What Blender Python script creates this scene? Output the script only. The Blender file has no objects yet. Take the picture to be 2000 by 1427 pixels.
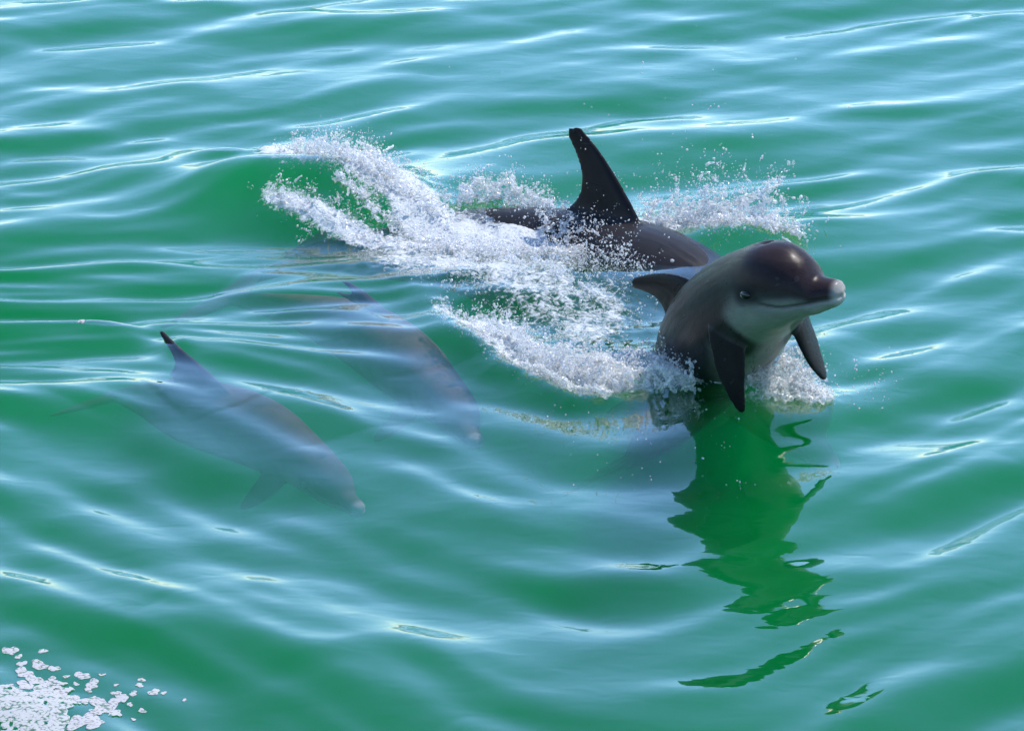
import bpy, bmesh, math
import numpy as np
from mathutils import Vector

# ------------------------------------------------------------------ camera, world, sun, exposure
CAM_H = 4.30                      # camera height above mean water, metres (boat rail)
PITCH = math.radians(21.0)        # looking down
HFOV = math.radians(15.2)
SUN_EL, SUN_AZ = math.radians(56), math.radians(48)    # azimuth to the right of the view direction (+Y)
SUN_STRENGTH, SKY_STRENGTH, EXPOSURE = 2.9, 0.15, 0.82

scene = bpy.context.scene
cam_d = bpy.data.cameras.new('camera'); cam = bpy.data.objects.new('camera', cam_d)
scene.collection.objects.link(cam); scene.camera = cam
cam.location = (0, 0, CAM_H); cam.rotation_euler = (math.pi/2 - PITCH, 0, 0)
cam_d.sensor_fit = 'HORIZONTAL'; cam_d.angle = HFOV
cam_d.clip_start = 0.1; cam_d.clip_end = 3000

w = bpy.data.worlds.new('World'); scene.world = w; w.use_nodes = True
wn = w.node_tree.nodes; wl = w.node_tree.links
sky = wn.new('ShaderNodeTexSky'); sky.sky_type = 'NISHITA'; sky.sun_disc = False
sky.sun_elevation = SUN_EL; sky.sun_rotation = SUN_AZ
sky.air_density = 1.0; sky.dust_density = 0.0; sky.ozone_density = 8.0
wl.new(sky.outputs[0], wn['Background'].inputs[0]); wn['Background'].inputs[1].default_value = SKY_STRENGTH

sun_d = bpy.data.lights.new('sun', 'SUN'); sun = bpy.data.objects.new('sun', sun_d)
scene.collection.objects.link(sun)
sun_d.energy = SUN_STRENGTH; sun_d.angle = math.radians(0.55); sun_d.color = (1.0, 0.95, 0.88)
sdir = Vector((math.sin(SUN_AZ)*math.cos(SUN_EL), math.cos(SUN_AZ)*math.cos(SUN_EL), math.sin(SUN_EL)))
sun.rotation_euler = sdir.to_track_quat('Z', 'Y').to_euler(); sun.location = (6, 20, 20)

vs = scene.view_settings
vs.view_transform = 'Standard'; vs.look = 'None'; vs.exposure = EXPOSURE; vs.gamma = 1; vs.use_curve_mapping = False
cy = scene.cycles
cy.max_bounces = 4; cy.diffuse_bounces = 2; cy.glossy_bounces = 2; cy.transmission_bounces = 2
cy.transparent_max_bounces = 10; cy.volume_bounces = 1
cy.use_denoising = True; cy.sample_clamp_indirect = 6.0; cy.caustics_reflective = False
cy.use_adaptive_sampling = True; cy.adaptive_threshold = 0.05

# ------------------------------------------------------------------ helpers
FPX = 1000.0/math.tan(HFOV/2)
cp, sp = math.cos(PITCH), math.sin(PITCH)
def ray(px, py):
    u, v = (px-1000)/FPX, (713.5-py)/FPX
    return np.array([u, cp + v*sp, -sp + v*cp])
def at(px, py, z=0.0):
    """the place on the horizontal level z that the survey pixel points to"""
    d = ray(px, py); t = (z-CAM_H)/d[2]
    return np.array([0, 0, CAM_H]) + d*t
def aty(px, py, y):
    d = ray(px, py); return np.array([0, 0, CAM_H]) + d*(y/d[1])

def tag(o, label, cat=None, group=None, kind=None):
    o['label'] = label
    if cat: o['category'] = cat
    if group: o['group'] = group
    if kind: o['kind'] = kind
    return o
def mesh_obj(name, verts, faces, mat=None, parent=None, smooth=True, link=True):
    me = bpy.data.meshes.new(name)
    verts = np.asarray(verts, dtype=np.float32)
    faces = np.asarray(faces, dtype=np.int32)
    n = faces.shape[1]
    me.vertices.add(len(verts)); me.vertices.foreach_set('co', verts.ravel())
    me.loops.add(faces.size); me.loops.foreach_set('vertex_index', faces.ravel())
    me.polygons.add(len(faces))
    me.polygons.foreach_set('loop_start', np.arange(0, faces.size, n, dtype=np.int32))
    me.polygons.foreach_set('use_smooth', np.full(len(faces), smooth))
    me.update(calc_edges=True); me.validate()
    o = bpy.data.objects.new(name, me)
    if link: scene.collection.objects.link(o)
    if mat: me.materials.append(mat)
    if parent: o.parent = parent
    return o
def smoothstep(a, b, x):
    t = np.clip((x-a)/(b-a), 0, 1); return t*t*(3-2*t)
def seg_dist(X, Y, pts, ay=1.0):
    """distance to a polyline (ay shrinks y), and the fraction along it"""
    best = np.full(np.shape(X), 1e9); frac = np.zeros(np.shape(X)); n = len(pts)-1
    for i in range(n):
        ax_, ay_ = pts[i][0], pts[i][1]*ay; bx, by = pts[i+1][0], pts[i+1][1]*ay
        dx, dy = bx-ax_, by-ay_
        t = np.clip(((X-ax_)*dx + (Y*ay-ay_)*dy)/(dx*dx+dy*dy+1e-12), 0, 1)
        d = np.hypot(X-ax_-t*dx, Y*ay-ay_-t*dy)
        m = d < best; best = np.where(m, d, best); frac = np.where(m, (i+t)/n, frac)
    return best, frac
def vnoise(X, Y, seed):
    """smooth 2-D value noise, 0..1"""
    r = np.random.RandomState(seed).rand(256, 256)
    xi = np.floor(X).astype(int); yi = np.floor(Y).astype(int)
    fx = X-xi; fy = Y-yi; fx = fx*fx*(3-2*fx); fy = fy*fy*(3-2*fy)
    g = lambda a, b: r[a % 256, b % 256]
    return (g(xi, yi)*(1-fx)+g(xi+1, yi)*fx)*(1-fy) + (g(xi, yi+1)*(1-fx)+g(xi+1, yi+1)*fx)*fy
def fbm(X, Y, seed, oct=4):
    s = 0; a = 0.5; t = 0
    for k in range(oct):
        s = s + a*vnoise(X*2**k + 17.3*k, Y*2**k + 5.1*k, seed+k); t += a; a *= 0.5
    return s/t

# ------------------------------------------------------------------ materials
def new_mat(name):
    m = bpy.data.materials.new(name); m.use_nodes = True
    nt = m.node_tree; nt.nodes.clear()
    out = nt.nodes.new('ShaderNodeOutputMaterial')
    return m, nt, out
def N(nt, t, **kw):
    n = nt.nodes.new(t)
    for k, v in kw.items():
        if k.startswith('_'): setattr(n, k[1:], v)
    return n
def setin(n, d):
    for k, v in d.items(): n.inputs[k].default_value = v
    return n

FRES_0, FRES_POW = 0.03, 2.9
def water_material():
    m, nt, out = new_mat('sea_water'); L = nt.links.new
    geo = N(nt, 'ShaderNodeNewGeometry')
    # fine capillary ripples
    mp = setin(N(nt, 'ShaderNodeMapping'), {'Scale': (1.0, 1.6, 1.0)}); L(geo.outputs['Position'], mp.inputs['Vector'])
    n1 = setin(N(nt, 'ShaderNodeTexNoise'), {'Scale': 9.0, 'Detail': 1.5, 'Roughness': 0.45, 'Distortion': 0.5}); L(mp.outputs[0], n1.inputs['Vector'])
    # the sheet is coarse far out: there the ripples are all bump
    far = N(nt, 'ShaderNodeAttribute', _attribute_name='far')
    bd = N(nt, 'ShaderNodeMath', _operation='MULTIPLY_ADD'); L(far.outputs['Fac'], bd.inputs[0]); bd.inputs[1].default_value = 0.03; bd.inputs[2].default_value = 0.00125
    b2 = setin(N(nt, 'ShaderNodeBump'), {'Strength': 1.0}); L(bd.outputs[0], b2.inputs['Distance']); L(n1.outputs[0], b2.inputs['Height'])
    # reflectance rises towards grazing, the same from above and from below
    dt = N(nt, 'ShaderNodeVectorMath', _operation='DOT_PRODUCT'); L(geo.outputs['Incoming'], dt.inputs[0]); L(b2.outputs[0], dt.inputs[1])
    ab = N(nt, 'ShaderNodeMath', _operation='ABSOLUTE'); L(dt.outputs['Value'], ab.inputs[0])
    om = N(nt, 'ShaderNodeMath', _operation='SUBTRACT'); om.use_clamp = True; om.inputs[0].default_value = 1.0; L(ab.outputs[0], om.inputs[1])
    pw = N(nt, 'ShaderNodeMath', _operation='POWER'); L(om.outputs[0], pw.inputs[0]); pw.inputs[1].default_value = FRES_POW
    fr = N(nt, 'ShaderNodeMath', _operation='MULTIPLY_ADD'); L(pw.outputs[0], fr.inputs[0]); fr.inputs[1].default_value = 0.84; fr.inputs[2].default_value = FRES_0
    tr = setin(N(nt, 'ShaderNodeBsdfTransparent'), {'Color': (0.97, 1, 1, 1)})
    gl = setin(N(nt, 'ShaderNodeBsdfGlossy'), {'Color': (1, 1, 1, 1), 'Roughness': 0.03}); L(b2.outputs[0], gl.inputs['Normal'])
    mx = N(nt, 'ShaderNodeMixShader'); L(fr.outputs[0], mx.inputs[0]); L(tr.outputs[0], mx.inputs[1]); L(gl.outputs[0], mx.inputs[2])
    # foam lying on the water: attribute says how much, cells and noise break it up
    foam = N(nt, 'ShaderNodeAttribute', _attribute_name='foam')
    a1 = setin(N(nt, 'ShaderNodeTexNoise'), {'Scale': 48.0, 'Detail': 2.5, 'Roughness': 0.7, 'Distortion': 0.8}); L(geo.outputs['Position'], a1.inputs['Vector'])
    a2 = N(nt, 'ShaderNodeMath', _operation='SUBTRACT'); L(foam.outputs['Fac'], a2.inputs[0]); L(a1.outputs[0], a2.inputs[1])
    rp = N(nt, 'ShaderNodeMapRange'); L(a2.outputs[0], rp.inputs['Value']); setin(rp, {'From Min': -0.12, 'From Max': 0.14, 'To Min': 0, 'To Max': 0.95})
    hb = setin(N(nt, 'ShaderNodeBump'), {'Strength': 0.9, 'Distance': 0.012}); L(a1.outputs[0], hb.inputs['Height']); hb.invert = True
    d = setin(N(nt, 'ShaderNodeBsdfDiffuse'), {'Color': (0.80, 0.82, 0.83, 1)}); L(hb.outputs[0], d.inputs['Normal'])
    t = setin(N(nt, 'ShaderNodeBsdfTranslucent'), {'Color': (0.80, 0.84, 0.84, 1)})
    fm = setin(N(nt, 'ShaderNodeMixShader'), {0: 0.3}); L(d.outputs[0], fm.inputs[1]); L(t.outputs[0], fm.inputs[2])
    fx = N(nt, 'ShaderNodeMixShader'); L(rp.outputs[0], fx.inputs[0]); L(mx.outputs[0], fx.inputs[1]); L(fm.outputs[0], fx.inputs[2])
    L(fx.outputs[0], out.inputs['Surface'])
    va = setin(N(nt, 'ShaderNodeVolumeAbsorption'), {'Color': (0.0, 0.29, 0.30, 1), 'Density': 0.64})
    vsn = setin(N(nt, 'ShaderNodeVolumeScatter'), {'Color': (0.002, 0.95, 0.13, 1), 'Density': 0.43, 'Anisotropy': 0.0})
    ad = N(nt, 'ShaderNodeAddShader'); L(va.outputs[0], ad.inputs[0]); L(vsn.outputs[0], ad.inputs[1])
    L(ad.outputs[0], out.inputs['Volume'])
    return m
def skin_material(name='dolphin_skin', gloss=1.0):
    m, nt, out = new_mat(name); L = nt.links.new
    col = N(nt, 'ShaderNodeAttribute', _attribute_name='pigment')
    rest = N(nt, 'ShaderNodeAttribute', _attribute_name='rest')
    n1 = setin(N(nt, 'ShaderNodeTexNoise'), {'Scale': 14.0, 'Detail': 6.0, 'Roughness': 0.62}); L(rest.outputs['Vector'], n1.inputs['Vector'])
    mp = setin(N(nt, 'ShaderNodeMapping'), {'Scale': (9.0, 90.0, 90.0)}); L(rest.outputs['Vector'], mp.inputs['Vector'])
    n3 = setin(N(nt, 'ShaderNodeTexNoise'), {'Scale': 1.0, 'Detail': 4.0, 'Roughness': 0.7, 'Distortion': 0.8}); L(mp.outputs[0], n3.inputs['Vector'])
    sm = N(nt, 'ShaderNodeMath', _operation='ADD'); h3 = setin(N(nt, 'ShaderNodeMath', _operation='MULTIPLY_ADD'), {1: 0.35, 2: 0.325}); L(n3.outputs[0], h3.inputs[0]); L(n1.outputs[0], sm.inputs[0]); L(h3.outputs[0], sm.inputs[1])
    mr = setin(N(nt, 'ShaderNodeMapRange'), {'From Min': 0.7, 'From Max': 1.3, 'To Min': 0.55, 'To Max': 1.5}); L(sm.outputs[0], mr.inputs['Value'])
    mu = N(nt, 'ShaderNodeVectorMath', _operation='SCALE'); L(col.outputs['Color'], mu.inputs[0]); L(mr.outputs[0], mu.inputs['Scale'])
    # rake marks: thin pale scratches
    mp2 = setin(N(nt, 'ShaderNodeMapping'), {'Scale': (5.0, 34.0, 34.0), 'Rotation': (0.3, 0.5, 0.35)}); L(rest.outputs['Vector'], mp2.inputs['Vector'])
    n4 = setin(N(nt, 'ShaderNodeTexNoise'), {'Scale': 2.2, 'Detail': 1.0, 'Distortion': 0.4}); L(mp2.outputs[0], n4.inputs['Vector'])
    sc_ = setin(N(nt, 'ShaderNodeMapRange'), {'From Min': 0.715, 'From Max': 0.73, 'To Min': 0.0, 'To Max': 0.016}); L(n4.outputs[0], sc_.inputs['Value'])
    ad_ = N(nt, 'ShaderNodeVectorMath', _operation='ADD'); L(mu.outputs[0], ad_.inputs[0]); L(sc_.outputs[0], ad_.inputs[1])
    p = setin(N(nt, 'ShaderNodeBsdfPrincipled'), {'IOR': 1.21 if gloss else 1.06})
    rr = setin(N(nt, 'ShaderNodeMapRange'), {'From Min': 0.35, 'From Max': 0.65, 'To Min': 0.26 if gloss else 0.7, 'To Max': 0.42 if gloss else 0.8}); L(n3.outputs[0], rr.inputs['Value'])
    L(rr.outputs[0], p.inputs['Roughness']); L(ad_.outputs[0], p.inputs['Base Color'])
    n2 = setin(N(nt, 'ShaderNodeTexNoise'), {'Scale': 60.0, 'Detail': 3.0}); L(rest.outputs['Vector'], n2.inputs['Vector'])
    b = setin(N(nt, 'ShaderNodeBump'), {'Strength': 0.10, 'Distance': 0.008}); L(n2.outputs[0], b.inputs['Height'])
    b2 = setin(N(nt, 'ShaderNodeBump'), {'Strength': 0.03, 'Distance': 0.006}); L(n3.outputs[0], b2.inputs['Height']); L(b.outputs[0], b2.inputs['Normal'])
    L(b2.outputs[0], p.inputs['Normal'])
    L(p.outputs[0], out.inputs['Surface'])
    return m
def spray_material():
    m, nt, out = new_mat('water_spray'); L = nt.links.new
    d = setin(N(nt, 'ShaderNodeBsdfDiffuse'), {'Color': (0.93, 0.93, 0.93, 1)})
    t = setin(N(nt, 'ShaderNodeBsdfTranslucent'), {'Color': (0.95, 0.95, 0.94, 1)})
    a = setin(N(nt, 'ShaderNodeMixShader'), {0: 0.50}); L(d.outputs[0], a.inputs[1]); L(t.outputs[0], a.inputs[2])
    g = setin(N(nt, 'ShaderNodeBsdfGlossy'), {'Roughness': 0.10})
    b = setin(N(nt, 'ShaderNodeMixShader'), {0: 0.08}); L(a.outputs[0], b.inputs[1]); L(g.outputs[0], b.inputs[2])
    geo = N(nt, 'ShaderNodeNewGeometry')
    no = setin(N(nt, 'ShaderNodeTexNoise'), {'Scale': 55.0, 'Detail': 2.0}); L(geo.outputs['Position'], no.inputs['Vector'])
    mr = setin(N(nt, 'ShaderNodeMapRange'), {'From Min': 0.36, 'From Max': 0.62, 'To Min': 0.0, 'To Max': 0.85}); L(no.outputs[0], mr.inputs['Value'])
    tp = N(nt, 'ShaderNodeBsdfTransparent'); c = N(nt, 'ShaderNodeMixShader'); L(mr.outputs[0], c.inputs[0]); L(b.outputs[0], c.inputs[1]); L(tp.outputs[0], c.inputs[2])
    L(c.outputs[0], out.inputs['Surface'])
    return m
def foam_material():
    m, nt, out = new_mat('sea_foam'); L = nt.links.new
    geo = N(nt, 'ShaderNodeNewGeometry')
    vo = setin(N(nt, 'ShaderNodeTexVoronoi'), {'Scale': 120.0}); L(geo.outputs['Position'], vo.inputs['Vector'])
    no = setin(N(nt, 'ShaderNodeTexNoise'), {'Scale': 40.0, 'Detail': 4.0}); L(geo.outputs['Position'], no.inputs['Vector'])
    a = N(nt, 'ShaderNodeMath', _operation='MULTIPLY_ADD'); L(vo.outputs['Distance'], a.inputs[0]); a.inputs[1].default_value = 0.8; L(no.outputs[0], a.inputs[2])
    b = setin(N(nt, 'ShaderNodeBump'), {'Strength': 0.12, 'Distance': 0.003}); b.invert = True; L(a.outputs[0], b.inputs['Height'])
    d = setin(N(nt, 'ShaderNodeBsdfDiffuse'), {'Color': (0.50, 0.49, 0.495, 1)}); L(b.outputs[0], d.inputs['Normal'])
    mr = setin(N(nt, 'ShaderNodeMapRange'), {'From Min': 0.92, 'From Max': 1.2, 'To Min': 0.14, 'To Max': 0.85}); L(a.outputs[0], mr.inputs['Value'])
    tp = N(nt, 'ShaderNodeBsdfTransparent'); c = N(nt, 'ShaderNodeMixShader'); L(mr.outputs[0], c.inputs[0]); L(d.outputs[0], c.inputs[1]); L(tp.outputs[0], c.inputs[2])
    L(c.outputs[0], out.inputs['Surface'])
    return m
def eye_material():
    m, nt, out = new_mat('dolphin_eye')
    p = setin(N(nt, 'ShaderNodeBsdfPrincipled'), {'Base Color': (0.006, 0.005, 0.005, 1), 'Roughness': 0.08})
    nt.links.new(p.outputs[0], out.inputs['Surface']); return m
M_SKIN_UNDER = skin_material('dolphin_skin_under_water', 0.0)   # water against skin: hardly any gloss
M_WATER, M_SKIN, M_SPRAY, M_FOAM, M_EYE = water_material(), skin_material(), spray_material(), foam_material(), eye_material()

# ------------------------------------------------------------------ the sea
rs = np.random.RandomState(11)
FX, FY0, FY1 = 2.35, 8.2, 16.0            # finely meshed patch of sea
comps = []
for i in range(96):
    lam = math.exp(rs.uniform(math.log(0.15), math.log(1.6)))
    ang = rs.normal(0.0, 0.36) + (math.pi if rs.rand() < 0.35 else 0)
    slope = 0.0160*rs.uniform(0.5, 1.5)*np.interp(lam, [0.15, 0.22, 0.32, 0.7, 1.0, 1.6], [0.42, 0.62, 1.05, 1.45, 1.15, 0.7])
    comps.append((2*math.pi/lam, ang, slope*lam/(2*math.pi), rs.uniform(0, 6.283), rs.randint(1000), rs.rand() < 0.68))
CALF_W = at(1345, 735)                    # where the calf leaves the water
def P2(*l): return [at(x, y)[:2] for x, y in l]
def bump(X, Y, px, py, rx, ry, hgt, rot=0.0):
    c = at(px, py); dx, dy = X-c[0], Y-c[1]
    a = dx*math.cos(rot)+dy*math.sin(rot); b = -dx*math.sin(rot)+dy*math.cos(rot)
    return hgt*np.exp(-(a/rx)**2-(b/ry)**2)
def ridge(X, Y, pts, wid, hgt, taper=True):
    d, f = seg_dist(X, Y, P2(*pts))
    e = np.exp(-(d/wid)**2)
    return hgt*e*(np.sin(np.pi*np.clip(f, 0.02, 0.98))**0.6 if taper else 1)
def sea_height(X, Y):
    wx = X + 0.16*(vnoise(X*1.3+9, Y*0.9, 3)-0.5) + 0.05*(vnoise(X*4, Y*3, 4)-0.5)
    wy = Y + 0.30*(vnoise(X*0.9, Y*0.8+4, 5)-0.5) + 0.08*(vnoise(X*3, Y*3, 6)-0.5)
    # crests bend round the pod: a V of wake towards the boat, slanting streaks beyond it
    near = smoothstep(12.6, 10.6, Y)
    vy = wy - 0.85*near*(np.sqrt((X-0.35)**2+0.30**2)-0.3) - 0.45*(1-near)*X
    h = np.zeros(np.shape(X))
    for k, a, A, ph, sd, wk in comps:
        mod = 0.35 + 1.3*vnoise(X*0.55+sd, Y*0.45+sd*0.37, 21+sd % 7)
        h = h + A*mod*np.sin(k*(wx*math.sin(a)+(vy if wk else wy)*math.cos(a))+ph)
    h = h*(1-0.22*smoothstep(12.5, 14.5, Y))
    # ring waves running out from the leaping calf towards the boat
    dx, dy = X-CALF_W[0], Y-CALF_W[1]
    r = np.hypot(dx*0.95, dy); th = np.arctan2(dx, -dy)
    win = smoothstep(0.25, 0.5, r)*np.exp(-(r/1.7)**2)*np.exp(-((th+0.1)/1.25)**2)
    h = h*(1-0.45*np.clip(win*1.4, 0, 1)) + 0.010*win*np.sin(2*math.pi*(r+0.05*np.sin(3*th))/0.50+0.6)
    # water piled up by the adult's tail and by the shoulders of the calf
    h = h + bump(X, Y, 520, 375, 0.40, 0.22, 0.12, -0.25) + bump(X, Y, 700, 400, 0.30, 0.25, 0.05)
    h = h + bump(X, Y, 1030, 575, 0.30, 0.28, 0.045) + bump(X, Y, 1400, 475, 0.22, 0.16, 0.05)
    h = h + bump(X, Y, 1415, 790, 0.30, 0.34, 0.080)
    h = h + ridge(X, Y, [(795, 560), (870, 660), (980, 730), (1120, 790), (1260, 790)], 0.075, 0.045)
    h = h + ridge(X, Y, [(330, 300), (480, 330), (620, 320), (800, 400)], 0.10, 0.04)
    h = h - bump(X, Y, 560, 470, 0.5, 0.25, 0.03)
    # wakes of the submerged pair, plus crests shaped to cut sky reflection over them
    h = h + ridge(X, Y, [(150, 640), (350, 680)], 0.05, 0.012) - ridge(X, Y, [(170, 610), (330, 655)], 0.045, 0.012)
    h = h + bump(X, Y, 352, 690, 0.05, 0.07, 0.018) - bump(X, Y, 300, 668, 0.06, 0.07, 0.015)
    h = h + ridge(X, Y, [(120, 800), (260, 750), (420, 735), (560, 770), (700, 860)], 0.24, 0.040)
    h = h + ridge(X, Y, [(420, 560), (600, 590), (760, 650), (860, 730)], 0.20, 0.030) - bump(X, Y, 560, 960, 0.5, 0.3, 0.02)
    h = h + ridge(X, Y, [(300, 1180), (620, 1290), (900, 1420)], 0.09, 0.02) + ridge(X, Y, [(900, 1130), (1300, 1130), (1700, 1010), (1990, 900)], 0.10, 0.018)
    return h
# foam lying on the surface: (polyline, half width, strength)
FOAM = [([(540, 320), (650, 350), (760, 400), (880, 450)], 0.07, 0.95),
        ([(640, 330), (720, 370), (840, 440)], 0.09, 1.0),
        ([(530, 415), (640, 440), (760, 470), (880, 475)], 0.035, 0.85),
        ([(880, 450), (1000, 460), (1150, 470)], 0.09, 0.8),
        ([(900, 500), (1050, 560), (1150, 640)], 0.15, 0.56),
        ([(760, 480), (900, 520), (1050, 600), (1180, 610)], 0.14, 0.54),
        ([(1240, 450), (1350, 450), (1500, 455)], 0.07, 0.75),
        ([(940, 650), (1060, 720), (1180, 745)], 0.075, 0.85),
        ([(860, 620), (960, 690)], 0.04, 0.55),
        ([(1020, 700), (1120, 730), (1240, 720), (1330, 760)], 0.06, 0.9),
        ([(1180, 770), (1300, 775), (1430, 770)], 0.035, 0.6),
        ([(1450, 770), (1530, 765), (1600, 785)], 0.05, 0.85),
        ]
def foam_amount(X, Y):
    f = np.zeros(np.shape(X))
    for pts, wd, s in FOAM:
        d, _ = seg_dist(X, Y, P2(*pts), 0.5)
        f = np.maximum(f, s*np.exp(-(d/wd)**2*0.9))
    return f

def axis(lo, hi, step, far, grow=1.17):
    core = np.arange(lo, hi+step*0.5, step); left, right = [], []
    s, x = step, lo
    while x > -far: s *= grow; x -= s; left.append(x)
    s, x = step, core[-1]
    while x < far: s *= grow; x += s; right.append(x)
    return np.concatenate([left[::-1], core, right])
gx = axis(-FX, FX, 0.0095, 900); gy = axis(FY0, FY1, 0.0125, 900)
GX, GY = np.meshgrid(gx, gy)
fade = smoothstep(2.2, 0.0, np.maximum(np.maximum(np.abs(GX)-FX, 0), np.maximum(np.maximum(FY0-GY, GY-FY1), 0)))
H = sea_height(GX, GY)*fade
foamA = foam_amount(GX, GY)*fade; foamA = foamA*(0.55+0.9*fbm(GX*18+7, GY*10, 90, 4))
H = H + foamA*(0.035*(fbm(GX*28, GY*20, 50, 3)-0.45) + 0.012)
nx, ny = len(gx), len(gy)
V = np.stack([GX, GY, H], -1).reshape(-1, 3)
idx = np.arange(nx*ny).reshape(ny, nx)
Fq = np.stack([idx[:-1, :-1], idx[:-1, 1:], idx[1:, 1:], idx[1:, :-1]], -1).reshape(-1, 4)
# the body of water below: sides and bottom close the volume
ring = np.concatenate([idx[0, :-1], idx[:-1, -1], idx[-1, :0:-1], idx[:0:-1, 0]])
low = V[ring].copy(); low[:, 2] = -8.0; nb = len(V)
V = np.concatenate([V, low, [[0, 0, -8.0]]])
k = np.arange(len(ring)); k2 = (k+1) % len(ring)
side = np.stack([ring[k2], ring[k], nb+k, nb+k2], -1)
bot = np.stack([nb+k2, nb+k, np.full(len(ring), len(V)-1), np.full(len(ring), len(V)-1)], -1)
sea = mesh_obj('sea', V, np.concatenate([Fq, side]), M_WATER)
bm = bmesh.new(); bm.from_mesh(sea.data); bm.verts.ensure_lookup_table()
for a, b in zip(k, k2): bm.faces.new((bm.verts[nb+b], bm.verts[nb+a], bm.verts[len(V)-1]))
bm.to_mesh(sea.data); bm.free()
for nm, arr in (('foam', foamA), ('far', 1-fade)):
    at_ = sea.data.attributes.new(nm, 'FLOAT', 'POINT')
    full = np.zeros(len(sea.data.vertices), dtype=np.float32); full[:nx*ny] = arr.ravel(); at_.data.foreach_set('value', full)
tag(sea, 'green rippled sea water reflecting blue sky', 'water', kind='structure')

# ------------------------------------------------------------------ dolphins
def pchip(x, y, q):
    x = np.asarray(x, float); y = np.asarray(y, float); h = np.diff(x); dl = np.diff(y)/h
    m = np.zeros_like(y)
    for i in range(1, len(x)-1):
        if dl[i-1]*dl[i] > 0:
            w1, w2 = 2*h[i]+h[i-1], h[i]+2*h[i-1]; m[i] = (w1+w2)/(w1/dl[i-1]+w2/dl[i])
    m[0], m[-1] = dl[0], dl[-1]
    i = np.clip(np.searchsorted(x, q)-1, 0, len(x)-2); t = (q-x[i])/h[i]
    return ((2*t**3-3*t**2+1)*y[i] + (t**3-2*t**2+t)*h[i]*m[i] + (-2*t**3+3*t**2)*y[i+1] + (t**3-t**2)*h[i]*m[i+1])
PROF = np.array([  # s, top, bottom, half width (fractions of body length, snout tip to fluke notch)
    (0.000, -0.014, -0.020, 0.004), (0.003, -0.006, -0.027, 0.012), (0.010, -0.001, -0.032, 0.0175), (0.025, 0.001, -0.036, 0.0205),
    (0.042, 0.003, -0.040, 0.0235), (0.052, 0.007, -0.043, 0.0275), (0.058, 0.016, -0.045, 0.033), (0.066, 0.030, -0.047, 0.039),
    (0.078, 0.044, -0.051, 0.046), (0.095, 0.056, -0.057, 0.053), (0.12, 0.065, -0.064, 0.060), (0.15, 0.070, -0.070, 0.066),
    (0.19, 0.075, -0.077, 0.073), (0.25, 0.085, -0.087, 0.083), (0.32, 0.095, -0.095, 0.091), (0.40, 0.101, -0.098, 0.094),
    (0.50, 0.099, -0.092, 0.086), (0.60, 0.085, -0.078, 0.070), (0.70, 0.065, -0.060, 0.049), (0.80, 0.046, -0.042, 0.029),
    (0.88, 0.033, -0.030, 0.018), (0.95, 0.022, -0.020, 0.011), (1.00, 0.010, -0.010, 0.007)])
def prof(s):
    s = np.clip(s, 0, 1)
    return pchip(PROF[:, 0], PROF[:, 1], s), pchip(PROF[:, 0], PROF[:, 2], s), pchip(PROF[:, 0], PROF[:, 3], s)
def loft(rings):
    n = len(rings[0]); v = np.concatenate(rings); f = []
    for i in range(len(rings)-1):
        for j in range(n):
            a, b = i*n+j, i*n+(j+1) % n; f.append((a, b, b+n, a+n))
    v = np.concatenate([v, [rings[0].mean(0), rings[-1].mean(0)]]); c0, c1 = len(v)-2, len(v)-1
    m = (len(rings)-1)*n
    tri = [((j+1) % n, j, c0) for j in range(n)] + [(m+j, m+(j+1) % n, c1) for j in range(n)]
    return v, f, tri
def foil(le, te, org, thick, nrm, n=14):
    """an aerofoil section from leading edge point to trailing edge point, thickness along nrm"""
    out = []
    for i in range(n):
        a = 2*math.pi*i/n; c = 0.5-0.5*math.cos(a)
        t = math.sin(a)*(1-0.55*c)
        out.append(le+(te-le)*c + nrm*thick*t)
    return np.array(out)
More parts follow.
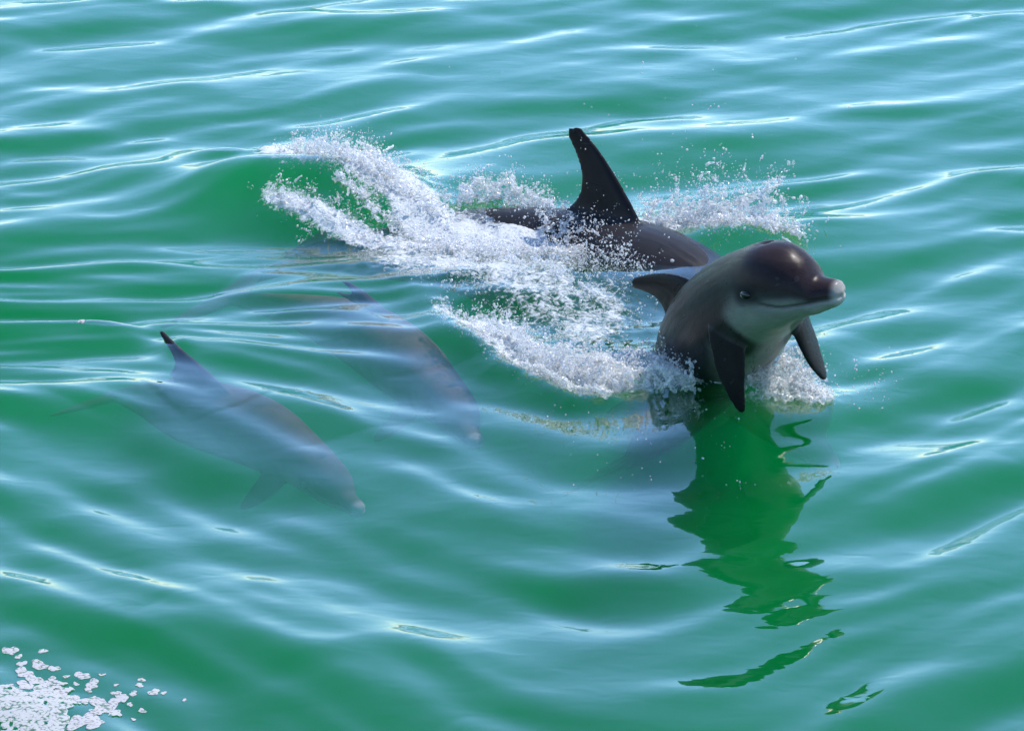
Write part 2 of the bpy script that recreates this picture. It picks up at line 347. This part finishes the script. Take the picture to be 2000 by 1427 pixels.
def rest_dolphin(Lb, voxel, girth=1.0, fin_h=0.105, head=1.0, twist=0.0, sweep=0.0, splay=0.52, flip=0.152, beak=1.0):
    """straight dolphin: x = -s*Lb, y = left, z = up; returns verts, faces"""
    parts = []
    ss = np.concatenate([np.linspace(0, 0.1, 34), np.linspace(0.105, 1.0, 70)])
    t, b, hw = prof(ss); g = 1+(girth-1)*smoothstep(0.05, 0.25, ss); hd = 1+(head-1)*np.exp(-((ss-0.10)/0.11)**2)
    t, b, hw = t*g*hd, b*g*hd, hw*g*hd
    bk = 1+0.16*(beak < 1)*smoothstep(0.075, 0.045, ss); cz = -0.019; t, b, hw = cz+(t-cz)*bk, cz+(b-cz)*bk, hw*bk
    th = np.linspace(0, 2*math.pi, 40, endpoint=False)
    rings = []
    sx_ = np.where(ss < 0.062, 0.062-(0.062-ss)*beak, ss)
    for s, tt, bb, ww in zip(sx_, t, b, hw):
        mid = (tt*0.45+bb*0.55); c_, s_ = np.cos(th), np.sin(th)
        zz = np.where(s_ > 0, mid+(tt-mid)*np.abs(s_)**0.95, mid-(mid-bb)*np.abs(s_)**0.95)
        rings.append(np.stack([np.full(40, -s), ww*np.sign(c_)*np.abs(c_)**0.92, zz], -1)*Lb)
    parts.append(loft(rings))
    # dorsal fin, falcate
    r = []
    for q in np.linspace(0, 1, 14):
        le = -(0.392 + 0.100*q + 0.038*q**3); te = -(0.590 - 0.050*math.sin(math.pi*min(q*1.05, 1)**0.8) - 0.040*q)
        if q > 0.9: te = te - 0.0; 
        le = min(le, te+0.012) if le < te else le
        z0 = 0.07; z = z0 + (fin_h+0.028)*q
        r.append(foil(np.array([le, 0, z])*Lb, np.array([min(te, le-0.010), 0, z-0.004*q])*Lb, None, Lb*(0.0125*(1-q)+0.0042), np.array([0, 1, 0])))
    parts.append(loft(r))
    # flippers
    for sd in (-1, 1):
        r = []; base = np.array([-0.235, sd*0.062*girth, -0.050*girth]); dirv = np.array([-0.50+sweep, sd*splay, -0.66]); dirv = dirv/np.linalg.norm(dirv)
        ch = np.array([-1, 0, 0]) - dirv*np.dot(np.array([-1, 0, 0]), dirv); ch = ch/np.linalg.norm(ch); ch = ch*math.cos(twist) + np.cross(dirv, ch)*math.sin(twist)*sd; nr = np.cross(dirv, ch)
        for q in np.linspace(-0.1, 1, 14):
            qq = max(q, 0); c = 0.064*(1-qq**2.2*0.72)*(1 if q < 0.93 else 0.72)
            o = base+dirv*flip*q + np.array([-1, 0, 0])*0.020*qq*qq
            r.append(foil((o-ch*c*0.42)*Lb, (o+ch*c*0.58)*Lb, None, Lb*(0.0095*(1-qq)+0.0038), nr))
        parts.append(loft(r))
    # flukes
    r = []
    for q in np.linspace(-1, 1, 31):
        a = abs(q); le = -(0.925 + 0.062*a**1.25+0.012*a**4); te = -(0.995+0.018*a*(1-a)*3+0.012*a**3 - 0.012*math.exp(-(a/0.08)**2))
        te = min(te, le-0.006)
        r.append(foil(np.array([le, q*0.125, 0])*Lb, np.array([te, q*0.125, 0])*Lb, None, Lb*(0.0095*(1-a)+0.0038), np.array([0, 0, 1])))
    parts.append(loft(r))
    bm = bmesh.new()
    for v, f4, f3 in parts:
        bv = [bm.verts.new(p) for p in v]
        for f in list(f4)+list(f3): bm.faces.new([bv[i] for i in f])
    bmesh.ops.recalc_face_normals(bm, faces=bm.faces)
    me = bpy.data.meshes.new('tmp'); bm.to_mesh(me); bm.free()
    o = bpy.data.objects.new('tmp', me); scene.collection.objects.link(o)
    md = o.modifiers.new('r', 'REMESH'); md.mode = 'VOXEL'; md.voxel_size = voxel
    m2 = o.modifiers.new('s', 'SMOOTH'); m2.iterations = 5; m2.factor = 0.5
    dg = bpy.context.evaluated_depsgraph_get(); ev = o.evaluated_get(dg).to_mesh()
    nv = len(ev.vertices); co = np.empty(nv*3, np.float32); ev.vertices.foreach_get('co', co)
    no = np.empty(nv*3, np.float32); ev.vertices.foreach_get('normal', no)
    fl = [tuple(p.vertices) for p in ev.polygons]
    o.evaluated_get(dg).to_mesh_clear(); bpy.data.objects.remove(o); bpy.data.meshes.remove(me)
    return co.reshape(-1, 3).astype(float), no.reshape(-1, 3).astype(float), fl
def mouth_z(s):   # height of the lip line along the head
    return np.interp(s, [0, 0.02, 0.06, 0.09, 0.115], [-0.0185, -0.0195, -0.0215, -0.0225, -0.0150])
EYE_S, EYE_Z = 0.128, -0.001
def dolphin(name, label, Lb, voxel, spine, ups, girth=1.0, fin_h=0.105, head=1.0, dark=1.0, with_eye=True, skin=None, twist=0.0, sweep=0.0, splay=0.52, flip=0.152, beak=1.0):
    co, no, faces = rest_dolphin(Lb, voxel, girth, fin_h, head, twist, sweep, splay, flip, beak)
    rest = co.copy()
    s = -co[:, 0]/Lb; s = np.where(s < 0.062, 0.062-(0.062-s)/beak, s); y = co[:, 1]/Lb; z = co[:, 2]/Lb
    g = 1+(girth-1)*smoothstep(0.05, 0.25, s); g = g*(1+(head-1)*np.exp(-((s-0.10)/0.11)**2))
    t, b, hw = [a*g for a in prof(s)]
    # carve: lip line, blowhole, eye socket
    hs = 1+(head-1)*np.exp(-((s-0.10)/0.11)**2)
    lip = np.exp(-((z-mouth_z(s)*hs)/0.0026)**2)*smoothstep(0.118, 0.108, s)*(np.abs(y) > 0.004)
    blow = np.exp(-((s-0.125)/0.006)**2-(y/0.011)**2)*(z > 0.03)
    eyed = np.exp(-((s-EYE_S)/0.011)**2-((z-EYE_Z*head)/0.008)**2)*(np.abs(y) > 0.02)
    co = co - no*(lip*0.0030+blow*0.006+eyed*0.0016)[:, None]*Lb
    # pigment: dark cape, grey flank, pale belly, dark fins (albedo)
    mid = (t*0.45+b*0.55); rz = (z-mid)/np.maximum((t-b)*0.5, 1e-4)
    rad = np.hypot(y/np.maximum(hw, 1e-4), (z-mid)/np.maximum((t-b)/2, 1e-4))
    wob = 0.16*(fbm(s*16+3, z*40+y*8, 71, 3)-0.5)
    pal = smoothstep(-0.05, -0.62, rz+wob+0.45*smoothstep(0.24, 0.42, s)-0.30*smoothstep(0.24, 0.14, s))
    cape = smoothstep(-0.1, 0.42, rz+wob)
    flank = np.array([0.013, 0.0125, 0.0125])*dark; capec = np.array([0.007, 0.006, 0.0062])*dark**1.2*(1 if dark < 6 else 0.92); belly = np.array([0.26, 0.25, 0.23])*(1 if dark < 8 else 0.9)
    if dark > 6: flank, capec = flank*[1.18, 0.98, 0.94], capec*[1.18, 0.98, 0.94]   # browner flank and cape on the submerged pair
    capec = capec[None]*(1+np.array([3.6, 2.5, 2.5])*(dark < 2)*smoothstep(0.26, 0.10, s)[:, None])*(np.array([0.93, 1.0, 1.03]) if 2 < dark < 6 else 1)
    c = flank[None]*(1-cape[:, None])+capec*cape[:, None]
    c = c*(1-pal[:, None])+belly[None]*pal[:, None]
    fin = np.maximum(smoothstep(1.12, 1.3, rad), smoothstep(0.93, 0.97, s))*(s > 0.15)
    fin = np.maximum(fin, smoothstep(1.0, 1.06, rad)*(s > 0.20)*(s < 0.36)*(z < -0.03))
    rootd = np.sqrt((s-0.245)**2+(np.abs(y)-0.062*girth)**2+((z+0.052*girth)*0.9)**2)
    fin = np.maximum(fin, smoothstep(0.060, 0.036, rootd)*0.9)
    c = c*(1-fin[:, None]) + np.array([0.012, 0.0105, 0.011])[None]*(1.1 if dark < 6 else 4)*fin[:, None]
    stripe = np.exp(-((z-np.interp(s, [0.04, 0.128], [-0.006, EYE_Z]))/0.0065)**2)*smoothstep(0.045, 0.07, s)*smoothstep(0.150, 0.128, s)
    stripe = np.maximum(stripe*0.7, np.exp(-((s-EYE_S)/0.021)**4-((z-EYE_Z*head)/0.015)**4))
    c = c*(1-stripe[:, None])+np.array([0.02, 0.018, 0.018])[None]*stripe[:, None]
    c = c*(1-0.75*np.maximum(lip, blow)[:, None])
    tip = smoothstep(0.022, 0.004, s)*0.7
    c = c*(1-tip[:, None])+np.array([0.40, 0.37, 0.33])[None]*tip[:, None]
    # bend the straight animal along its spine
    sp_ = np.asarray(spine, float); n = len(sp_)
    tt = np.linspace(0, n-1, 400); i = np.clip(tt.astype(int), 0, n-2); f = (tt-i)[:, None]
    ext = np.concatenate([[2*sp_[0]-sp_[1]], sp_, [2*sp_[-1]-sp_[-2]]])
    p0, p1, p2, p3 = ext[i], ext[i+1], ext[i+2], ext[i+3]
    C = 0.5*((2*p1)+(p2-p0)*f+(2*p0-5*p1+4*p2-p3)*f**2+(3*p1-p0-3*p2+p3)*f**3)
    U = np.stack([np.interp(tt, np.arange(n), np.asarray(ups, float)[:, k_]) for k_ in range(3)], -1)
    arc = np.concatenate([[0], np.cumsum(np.linalg.norm(np.diff(C, axis=0), axis=1))])
    print('SPINE', name, 'guide length', round(arc[-1], 3), 'body', Lb)
    if arc[-1] < Lb*1.05:
        dlast = C[-1]-C[-2]; dlast = dlast/np.linalg.norm(dlast)
        ex = np.linspace(0.02, Lb*1.06-arc[-1], 20)[:, None]
        C = np.concatenate([C, C[-1]+dlast*ex]); U = np.concatenate([U, np.repeat(U[-1:], 20, 0)])
        arc = np.concatenate([[0], np.cumsum(np.linalg.norm(np.diff(C, axis=0), axis=1))])
    u = np.linspace(0, Lb*1.04, 300)
    C = np.stack([np.interp(u, arc, C[:, k_]) for k_ in range(3)], -1); U = np.stack([np.interp(u, arc, U[:, k_]) for k_ in range(3)], -1)
    ker = np.hanning(31); ker /= ker.sum()
    pad = lambda A: np.concatenate([2*A[:1]-A[15:0:-1], A, 2*A[-1:]-A[-2:-17:-1]])
    C = np.stack([np.convolve(pad(C)[:, k_], ker, 'valid') for k_ in range(3)], -1)
    F = -np.gradient(C, axis=0); F /= np.linalg.norm(F, axis=1)[:, None]
    U = U-F*(U*F).sum(1)[:, None]; U /= np.linalg.norm(U, axis=1)[:, None]; Lf = np.cross(U, F)
    def pose(p):
        sd = -p[:, 0]; pick = lambda A: np.stack([np.interp(sd, u, A[:, k_]) for k_ in range(3)], -1)
        front = np.minimum(sd, 0)[:, None]
        return pick(C)+pick(Lf)*p[:, 1:2]+pick(U)*p[:, 2:3]-pick(F)*front
    world = pose(co)
    org = world.mean(0)
    me = bpy.data.meshes.new('body')
    me.from_pydata((world-org).tolist(), [], faces); me.polygons.foreach_set('use_smooth', np.full(len(faces), True)); me.update()
    ra = me.attributes.new('rest', 'FLOAT_VECTOR', 'POINT'); ra.data.foreach_set('vector', (rest/Lb).astype(np.float32).ravel())
    ca = me.color_attributes.new('pigment', 'FLOAT_COLOR', 'POINT')
    ca.data.foreach_set('color', np.concatenate([c, np.ones((len(c), 1))], 1).astype(np.float32).ravel())
    me.materials.append(skin or M_SKIN)
    o = bpy.data.objects.new(name, me); scene.collection.objects.link(o); o.location = org
    tag(o, label, 'dolphin', 'pod of dolphins')
    if with_eye:
        for sd in (-1, 1):
            m = (np.abs(s-EYE_S) < 0.01) & (np.abs(z-EYE_Z*head) < 0.008) & (y*sd > 0.02)
            if not m.any(): continue
            c0 = co[m].mean(0); nr = no[m].mean(0); nr /= np.linalg.norm(nr)
            bm = bmesh.new(); bmesh.ops.create_icosphere(bm, subdivisions=3, radius=1.0)
            pts = np.array([v.co for v in bm.verts]); fc = [[v.index for v in f_.verts] for f_ in bm.faces]; bm.free()
            pts = pts*np.array([0.0085, 0.0055, 0.0065])*Lb + c0 - nr*0.0012*Lb
            mesh_obj('eye', pose(pts)-org, fc, M_EYE, o)
    return o

up = (0, 0, 1)
# leaping calf
Ys = CALF_W[1]-0.66
calf = dolphin('dolphin', 'young dolphin leaping clear of the water with dark back and pale throat', 2.0, 0.0058,
    [aty(1662, 552, Ys), aty(1594, 550, Ys+0.055), aty(1528, 552, Ys+0.12), aty(1492, 566, Ys+0.24), aty(1462, 588, Ys+0.36), aty(1432, 622, Ys+0.50),
     aty(1402, 660, Ys+0.66), aty(1374, 710, Ys+0.80), aty(1340, 770, Ys+0.95), aty(1300, 830, Ys+1.10), aty(1250, 880, Ys+1.3)],
    [(-0.05, 0, 1), (-0.08, 0, 1), (-0.10, 0, 1), (-0.10, 0.05, 1), (-0.2, 0.1, 0.9), (-0.36, 0.1, 0.85),
     (-0.45, 0.1, 0.85), (-0.5, 0.1, 0.8), (-0.65, 0.2, 0.6), (-0.6, 0.3, 0.6), (-0.4, 0.3, 0.8)],
    girth=0.90, fin_h=0.075, head=1.02, twist=0.8, sweep=0.25, splay=0.10, flip=0.112, beak=0.78)
# adult surfacing behind it
Ya = at(1185, 470)[1]
adult = dolphin('dolphin', 'adult dolphin with tall dark dorsal fin surfacing in white spray behind the leaping calf', 2.5, 0.008,
    [aty(1645, 910, Ya-0.75), aty(1565, 810, Ya-0.62), aty(1445, 690, Ya-0.40), aty(1305, 600, Ya-0.16), aty(1155, 552, Ya+0.08), aty(1010, 516, Ya+0.25),
     aty(880, 492, Ya+0.40), aty(720, 500, Ya+0.55), aty(480, 500, Ya+0.75), aty(290, 480, Ya+0.95)],
    [(0.3, 0, 1), (0.3, 0, 1), (0.2, 0, 1), (0.12, 0, 1), (0.1, 0, 1), (0.05, 0, 1), (0, 0, 1), up, up, up], fin_h=0.118, dark=3.0)
# submerged pair
front = dolphin('dolphin', 'dolphin gliding just under the surface with its fin tip poking out of the water', 1.72, 0.006,
    [at(704, 986, -0.235), at(648, 942, -0.22), at(582, 888, -0.20), at(512, 846, -0.195), at(452, 824, -0.19), at(362, 802, -0.225), at(230, 775, -0.40), at(90, 750, -0.62)],
    [(0.05, -0.45, 1)]*8, girth=0.68, head=0.72, fin_h=0.068, dark=6.2, skin=M_SKIN_UNDER, flip=0.10)
second = dolphin('dolphin', 'wholly submerged dolphin swimming between the fin-tip dolphin and the splash', 1.95, 0.006,
    [at(930, 852, -0.17), at(884, 794, -0.165), at(818, 730, -0.17), at(730, 668, -0.185), at(625, 624, -0.22), at(505, 594, -0.27), at(355, 570, -0.36), at(190, 560, -0.50)],
    [(0.05, -0.45, 1)]*8, girth=0.62, head=0.68, fin_h=0.004, dark=8.0, skin=M_SKIN_UNDER, flip=0.10)

# ------------------------------------------------------------------ spray: clouds of drops, too many to count
bm = bmesh.new(); bmesh.ops.create_icosphere(bm, subdivisions=1, radius=1.0)
ICO_V = np.array([v.co for v in bm.verts]); ICO_F = np.array([[v.index for v in f.verts] for f in bm.faces]); bm.free()
def balls(P, R, seed, stretch=0.35):
    r = np.random.RandomState(seed); n = len(P)
    st = 1 + np.abs(r.normal(0, stretch, n)); ax = r.normal(0, 1, (n, 3)) + [0, 0, 0.8]; ax /= np.linalg.norm(ax, axis=1)[:, None]
    jit = 1 + r.normal(0, 0.12, (n, 12, 1))
    v = ICO_V[None]*jit*R[:, None, None]
    v = v + ax[:, None]*((v*ax[:, None]).sum(-1, keepdims=True)*(st-1)[:, None, None]) + P[:, None]
    f = ICO_F[None] + (np.arange(n)*12)[:, None, None]
    return v.reshape(-1, 3), f.reshape(-1, 3)
def fuse(P, R, seed, voxel):
    """drops close enough run together into ligaments and torn sheets"""
    v, f = balls(P, R, seed, 0.6)
    o = mesh_obj('tmp', v, f); md = o.modifiers.new('r', 'REMESH'); md.mode = 'VOXEL'; md.voxel_size = voxel
    m2 = o.modifiers.new('s', 'SMOOTH'); m2.iterations = 2; m2.factor = 0.5
    dg = bpy.context.evaluated_depsgraph_get(); eo = o.evaluated_get(dg); ev = eo.to_mesh()
    ev.calc_loop_triangles()
    co = np.empty(len(ev.vertices)*3, np.float32); ev.vertices.foreach_get('co', co)
    tri = np.empty(len(ev.loop_triangles)*3, np.int32); ev.loop_triangles.foreach_get('vertices', tri)
    eo.to_mesh_clear(); me = o.data; bpy.data.objects.remove(o); bpy.data.meshes.remove(me)
    return co.reshape(-1, 3), tri.reshape(-1, 3)
def along(pts, q):
    pts = np.array([at(*p) for p in pts]); L = np.linalg.norm(np.diff(pts, axis=0), axis=1); c = np.concatenate([[0], np.cumsum(L)])
    return np.stack([np.interp(q*c[-1], c, pts[:, k_]) for k_ in range(3)], -1)
def spray(name, label, ems, sheets, seed):
    """ems: foot line, clumps, spread x, spread y, mean height, drops per clump, clump size, strand share
    sheets: foot line, points, throw (x, y), height, raggedness"""
    r = np.random.RandomState(seed); PP, RR, FP, FR = [], [], [], []
    for k, (pts, n, thr, hz, rag) in enumerate(sheets):
        u = r.rand(n); t = r.rand(n)**0.8
        f = along(pts, np.clip(u, 0, 1)); sd = seed+7*k
        hh = hz*(0.35+1.3*fbm(u*7, u*0+k, sd, 2))
        wv = fbm(u*16, t*5, sd+3, 3)-0.5
        keep = fbm(u*26+3, t*7, sd+5, 3) > 0.40+rag*t
        x = f[:, 0]+thr[0]*t+0.10*wv*t; y = f[:, 1]+thr[1]*t+0.12*(fbm(u*12+8, t*4, sd+9, 2)-0.5)
        z = sea_height(x, y)-0.004 + hh*(t**0.75)*(1.15-0.25*t)
        p = np.stack([x, y, z], -1)[keep] + r.normal(0, 0.003, (keep.sum(), 3)); tt = t[keep]
        FP.append(p); FR.append(np.exp(r.normal(math.log(0.0032), 0.4, len(p)))*(1.15-0.5*tt))
        e = r.rand(len(p)) < 0.10+0.35*tt                                   # drops shed from the torn edge
        q = p[e]; PP.append(q + np.abs(r.normal(0, 0.022, q.shape))*[thr[0]*4+0.2, 1, 1.3]+r.normal(0, 0.01, q.shape)); RR.append(np.exp(r.normal(math.log(0.0015), 0.45, len(q))))
    for pts, clumps, sx, sy, hz, per, cs, strand in ems:
        b = along(pts, r.rand(clumps)) + np.stack([r.normal(0, sx, clumps), r.normal(0, sy, clumps), np.zeros(clumps)], -1)
        hmax = hz*(0.25+1.5*fbm(b[:, 0]*9, b[:, 1]*6, seed, 2))
        b[:, 2] = sea_height(b[:, 0], b[:, 1]) + hmax*np.minimum(r.exponential(0.45, clumps), 2.2)
        for c in b:
            m = max(1, int((per*1.6 if per > 2 else per)*min(r.pareto(1.6)+0.3, 6)))
            if r.rand() < strand:
                d = r.normal(0, 1, 3)*[1, 0.6, 0.5]+[0, 0, 0.9]; d /= np.linalg.norm(d); m = max(m, 9); q = np.sort(r.rand(m))
                bend = np.array([0, 0, -1.0])*(q**2)[:, None]*cs*1.5
                p = c + d*(q*cs*r.uniform(2, 6))[:, None] + bend + r.normal(0, 0.0015, (m, 3))
                FP.append(p); FR.append(np.exp(r.normal(math.log(0.0027), 0.3, m))*(1.25-0.8*q))
            else:
                p = c + r.normal(0, cs, (m, 3))*np.abs(r.normal(0.8, 0.5, (m, 1)))
                PP.append(p); RR.append(np.exp(r.normal(math.log(0.0014), 0.5, m)))
    P = np.concatenate(PP); R = np.clip(np.concatenate(RR), 0.0008, 0.006)
    v, f = balls(P, R, seed+1); nf = 0
    if FP:
        v2, f2 = fuse(np.concatenate(FP), np.concatenate(FR), seed+2, 0.0030); nf = len(f2)
        f = np.concatenate([f, f2+len(v)]); v = np.concatenate([v, v2])
    print('SPRAY', len(P), 'drops', nf, 'sheet triangles')
    o = mesh_obj(name, v, f, M_SPRAY)
    return tag(o, label, 'spray', 'spray thrown up by the dolphins', 'stuff')
spray('spray', 'long white churned splash trailing behind the adult dolphin over its tail', [
    ([(560, 325), (660, 360), (760, 410), (880, 455)], 260, 0.05, 0.10, 0.030, 9, 0.018, 0.35),
    ([(640, 350), (740, 395), (850, 440)], 260, 0.07, 0.12, 0.04, 9, 0.020, 0.35),
    ([(530, 412), (640, 435), (760, 468), (880, 480)], 200, 0.03, 0.05, 0.014, 7, 0.012, 0.3),
    ([(560, 300), (640, 300), (700, 330)], 60, 0.05, 0.08, 0.03, 5, 0.012, 0.3)],
    [([(590, 350), (680, 385), (780, 420), (880, 450)], 4000, (0.02, 0.06), 0.075, 0.10),
     ([(570, 325), (680, 350), (800, 410)], 3000, (-0.04, 0.10), 0.05, 0.14),
     ([(530, 420), (640, 445), (780, 478), (900, 490)], 2400, (0.0, 0.05), 0.025, 0.16),
     ([(650, 400), (760, 440), (880, 470)], 2800, (0.03, -0.06), 0.03, 0.12)], 101)
spray('spray', 'domed white splash bursting over the dark back behind the tall fin', [
    ([(890, 415), (960, 392), (1030, 400), (1070, 420)], 160, 0.03, 0.05, 0.06, 7, 0.014, 0.3),
    ([(870, 475), (980, 488), (1130, 478)], 170, 0.04, 0.05, 0.03, 7, 0.014, 0.3),
    ([(1060, 450), (1110, 455), (1180, 462)], 130, 0.03, 0.05, 0.06, 6, 0.012, 0.3)],
    [([(890, 420), (930, 398), (980, 390), (1030, 400), (1075, 425)], 4200, (0.01, 0.03), 0.085, 0.06),
     ([(870, 480), (980, 492), (1130, 482)], 3000, (0.02, -0.03), 0.035, 0.18),
     ([(1050, 450), (1110, 470), (1150, 480)], 1800, (0.03, -0.02), 0.07, 0.16)], 202)
spray('spray', 'ragged white splash leaping up in front of the tall dorsal fin', [
    ([(1250, 450), (1330, 450), (1420, 445)], 170, 0.06, 0.08, 0.13, 8, 0.015, 0.45),
    ([(1400, 450), (1470, 450), (1540, 455)], 130, 0.06, 0.06, 0.14, 9, 0.014, 0.5),
    ([(1380, 465), (1460, 468), (1560, 475)], 130, 0.03, 0.04, 0.015, 7, 0.012, 0.3)],
    [([(1250, 455), (1320, 450), (1400, 455)], 3000, (0.04, 0.05), 0.10, 0.20),
     ([(1330, 455), (1420, 455), (1490, 460)], 3200, (0.10, 0.05), 0.16, 0.24),
     ([(1380, 470), (1460, 472), (1560, 478)], 2000, (0.03, 0.0), 0.03, 0.18)], 303)
spray('spray', 'fine scattered droplets flying above the dolphins', [
    ([(850, 470), (1100, 470), (1350, 470), (1580, 480)], 420, 0.12, 0.12, 0.26, 1.0, 0.02, 0.0),
    ([(1340, 440), (1400, 440)], 60, 0.04, 0.05, 0.50, 2, 0.015, 0.0),
    ([(1640, 780), (1720, 770)], 40, 0.04, 0.08, 0.10, 2, 0.02, 0.0),
    ([(1080, 840), (1250, 900), (1480, 870)], 60, 0.06, 0.15, 0.02, 1.0, 0.02, 0.0)], [], 404)
spray('spray', 'sparse beads of water strewn across the grey back between adult and calf', [
    ([(900, 500), (1040, 540), (1180, 600)], 420, 0.10, 0.16, 0.04, 3, 0.02, 0.12),
    ([(1080, 500), (1180, 520), (1230, 560)], 240, 0.06, 0.12, 0.10, 3, 0.018, 0.1),
    ([(1130, 470), (1200, 470)], 90, 0.03, 0.05, 0.10, 3, 0.015, 0.05),
    ([(780, 490), (880, 540), (960, 620)], 160, 0.05, 0.10, 0.01, 3, 0.015, 0.15)],
    [([(960, 520), (1060, 560), (1150, 600)], 1500, (0.05, -0.05), 0.04, 0.30)], 505)
spray('spray', 'broad white splash boiling beside the calf where it leaves the water', [
    ([(950, 650), (1040, 710), (1150, 745), (1260, 740)], 240, 0.05, 0.07, 0.04, 8, 0.017, 0.35),
    ([(1060, 720), (1160, 745), (1220, 745)], 160, 0.05, 0.06, 0.10, 7, 0.015, 0.45),
    ([(1230, 740), (1300, 750), (1350, 770)], 120, 0.03, 0.05, 0.05, 7, 0.013, 0.3),
    ([(860, 610), (940, 670), (1000, 720)], 120, 0.02, 0.04, 0.012, 6, 0.012, 0.2)],
    [([(960, 665), (1040, 715), (1140, 755), (1200, 760)], 5200, (-0.02, 0.06), 0.075, 0.10),
     ([(1060, 735), (1150, 765), (1230, 770)], 4200, (0.02, 0.04), 0.13, 0.16),
     ([(1200, 770), (1270, 780), (1360, 790)], 3600, (-0.02, 0.0), 0.10, 0.12),
     ([(1010, 720), (1100, 765), (1190, 785)], 2600, (0.0, -0.04), 0.03, 0.12)], 606)
spray('spray', 'white splash fanning out below the chest between the two flippers of the calf', [
    ([(1450, 780), (1520, 775), (1590, 785)], 200, 0.035, 0.05, 0.09, 8, 0.015, 0.35),
    ([(1540, 790), (1610, 792)], 80, 0.02, 0.03, 0.02, 6, 0.012, 0.3)],
    [([(1450, 785), (1510, 790), (1570, 790)], 4600, (0.06, 0.02), 0.13, 0.10),
     ([(1460, 800), (1540, 805), (1610, 800)], 2200, (0.04, -0.01), 0.03, 0.16)], 707)

# ------------------------------------------------------------------ foam mat and flecks, lower corner
def foam_mat(name, label, cx, cy, rx, ry, seed):
    c = at(cx, cy); step = 0.003
    xs = np.arange(c[0]-rx, c[0]+rx, step); ys = np.arange(c[1]-ry, c[1]+ry, step); X, Y = np.meshgrid(xs, ys)
    m = 1.05 - np.hypot((X-c[0])/rx, (Y-c[1])/ry)*1.0 + 0.9*(fbm(X*11, Y*5.5, seed, 4)-0.5)
    m = m - 0.35*smoothstep(0.60, 0.78, vnoise(X*30, Y*16, seed+9))*smoothstep(0.95, 0.45, m) - 0.6*smoothstep(0.80, 0.92, vnoise(X*70, Y*40, seed+13))
    mk = np.clip(m-0.5, 0, 1)
    Z = sea_height(X, Y) + 0.002 + 0.010*np.sqrt(mk)*(0.35+0.65*fbm(X*45, Y*30, seed+20, 3))*0.6
    idn = np.arange(X.size).reshape(X.shape); ok = (mk[:-1, :-1] > 0) & (mk[1:, 1:] > 0) & (mk[1:, :-1] > 0) & (mk[:-1, 1:] > 0)
    q = np.stack([idn[:-1, :-1][ok], idn[:-1, 1:][ok], idn[1:, 1:][ok], idn[1:, :-1][ok]], -1)
    used = np.unique(q); mp = np.full(X.size, -1); mp[used] = np.arange(len(used))
    top = np.stack([X.ravel()[used], Y.ravel()[used], Z.ravel()[used]], -1)
    o = mesh_obj(name, top, mp[q], M_FOAM)
    return tag(o, label, 'foam', kind='stuff')
foam_mat('foam', 'mat of white bubbly sea foam floating apart from the dolphins', 70, 1395, 0.31, 0.30, 31)
FL = [(20,1268,12),(36,1278,6),(42,1291,8),(76,1293,14),(105,1299,9),(46,1309,15),(66,1322,15),(48,1336,14),(102,1320,8),(87,1328,9),(160,1311,12),(180,1326,12),
      (129,1314,5),(148,1327,5),(172,1337,7),(227,1344,8),(238,1352,11),(260,1345,7),(300,1341,10),(319,1342,5),(276,1314,6),(272,1326,7),(226,1327,4),
      (253,1365,5),(277,1376,6),(200,1370,21),(222,1362,12),(192,1383,12),(184,1355,8),(166,1362,9),(148,1358,10),(83,1266,7),(113,1328,4),(260,1392,4),(360,1355,4),
      (199,1307,5),(170,1405,20),(150,1412,18),(185,1412,16),(120,1345,12)]
bm = bmesh.new(); bmesh.ops.create_icosphere(bm, subdivisions=3, radius=1.0)
F_V = np.array([v.co for v in bm.verts]); F_F = np.array([[v.index for v in f.verts] for f in bm.faces]); bm.free()
fr_ = np.random.RandomState(5)
for px, py, rad in FL + [(160, 641, 9)]:
    c = at(px, py); r0 = rad/625*0.95
    a = np.arctan2(F_V[:, 1], F_V[:, 0]); ph = fr_.rand(3)*6.28
    k_ = 1+0.25*np.sin(2*a+ph[0])+0.16*np.sin(3*a+ph[1])+0.12*np.sin(5*a+ph[2])
    v = F_V*np.stack([k_*r0, k_*r0*1.35, np.full(len(a), 0.0008+0.008*r0)], -1)*(1+fr_.normal(0, 0.008, (len(a), 1)))
    X_, Y_ = v[:, 0]+c[0], v[:, 1]+c[1]; z0 = float(sea_height(c[0], c[1]))
    v[:, 2] += sea_height(X_, Y_)-z0                        # lies along the ripple
    o = mesh_obj('foam_fleck', v, F_F, M_FOAM); o.location = (c[0], c[1], z0+0.001)
    if py < 700: tag(o, 'lone cream fleck of foam drifting behind the fin tip in the water', 'foam fleck')
    elif rad >= 14: tag(o, 'broad flat white raft of bubbles touching or almost touching the foam mat', 'foam fleck', 'broad foam rafts beside the foam mat')
    elif rad >= 8: tag(o, 'middling rounded white fleck of foam drifting around the foam mat', 'foam fleck', 'middling foam flecks around the foam mat')
    else: tag(o, 'tiny white speck of foam drifting away from the foam mat', 'foam fleck', 'tiny foam specks around the foam mat')
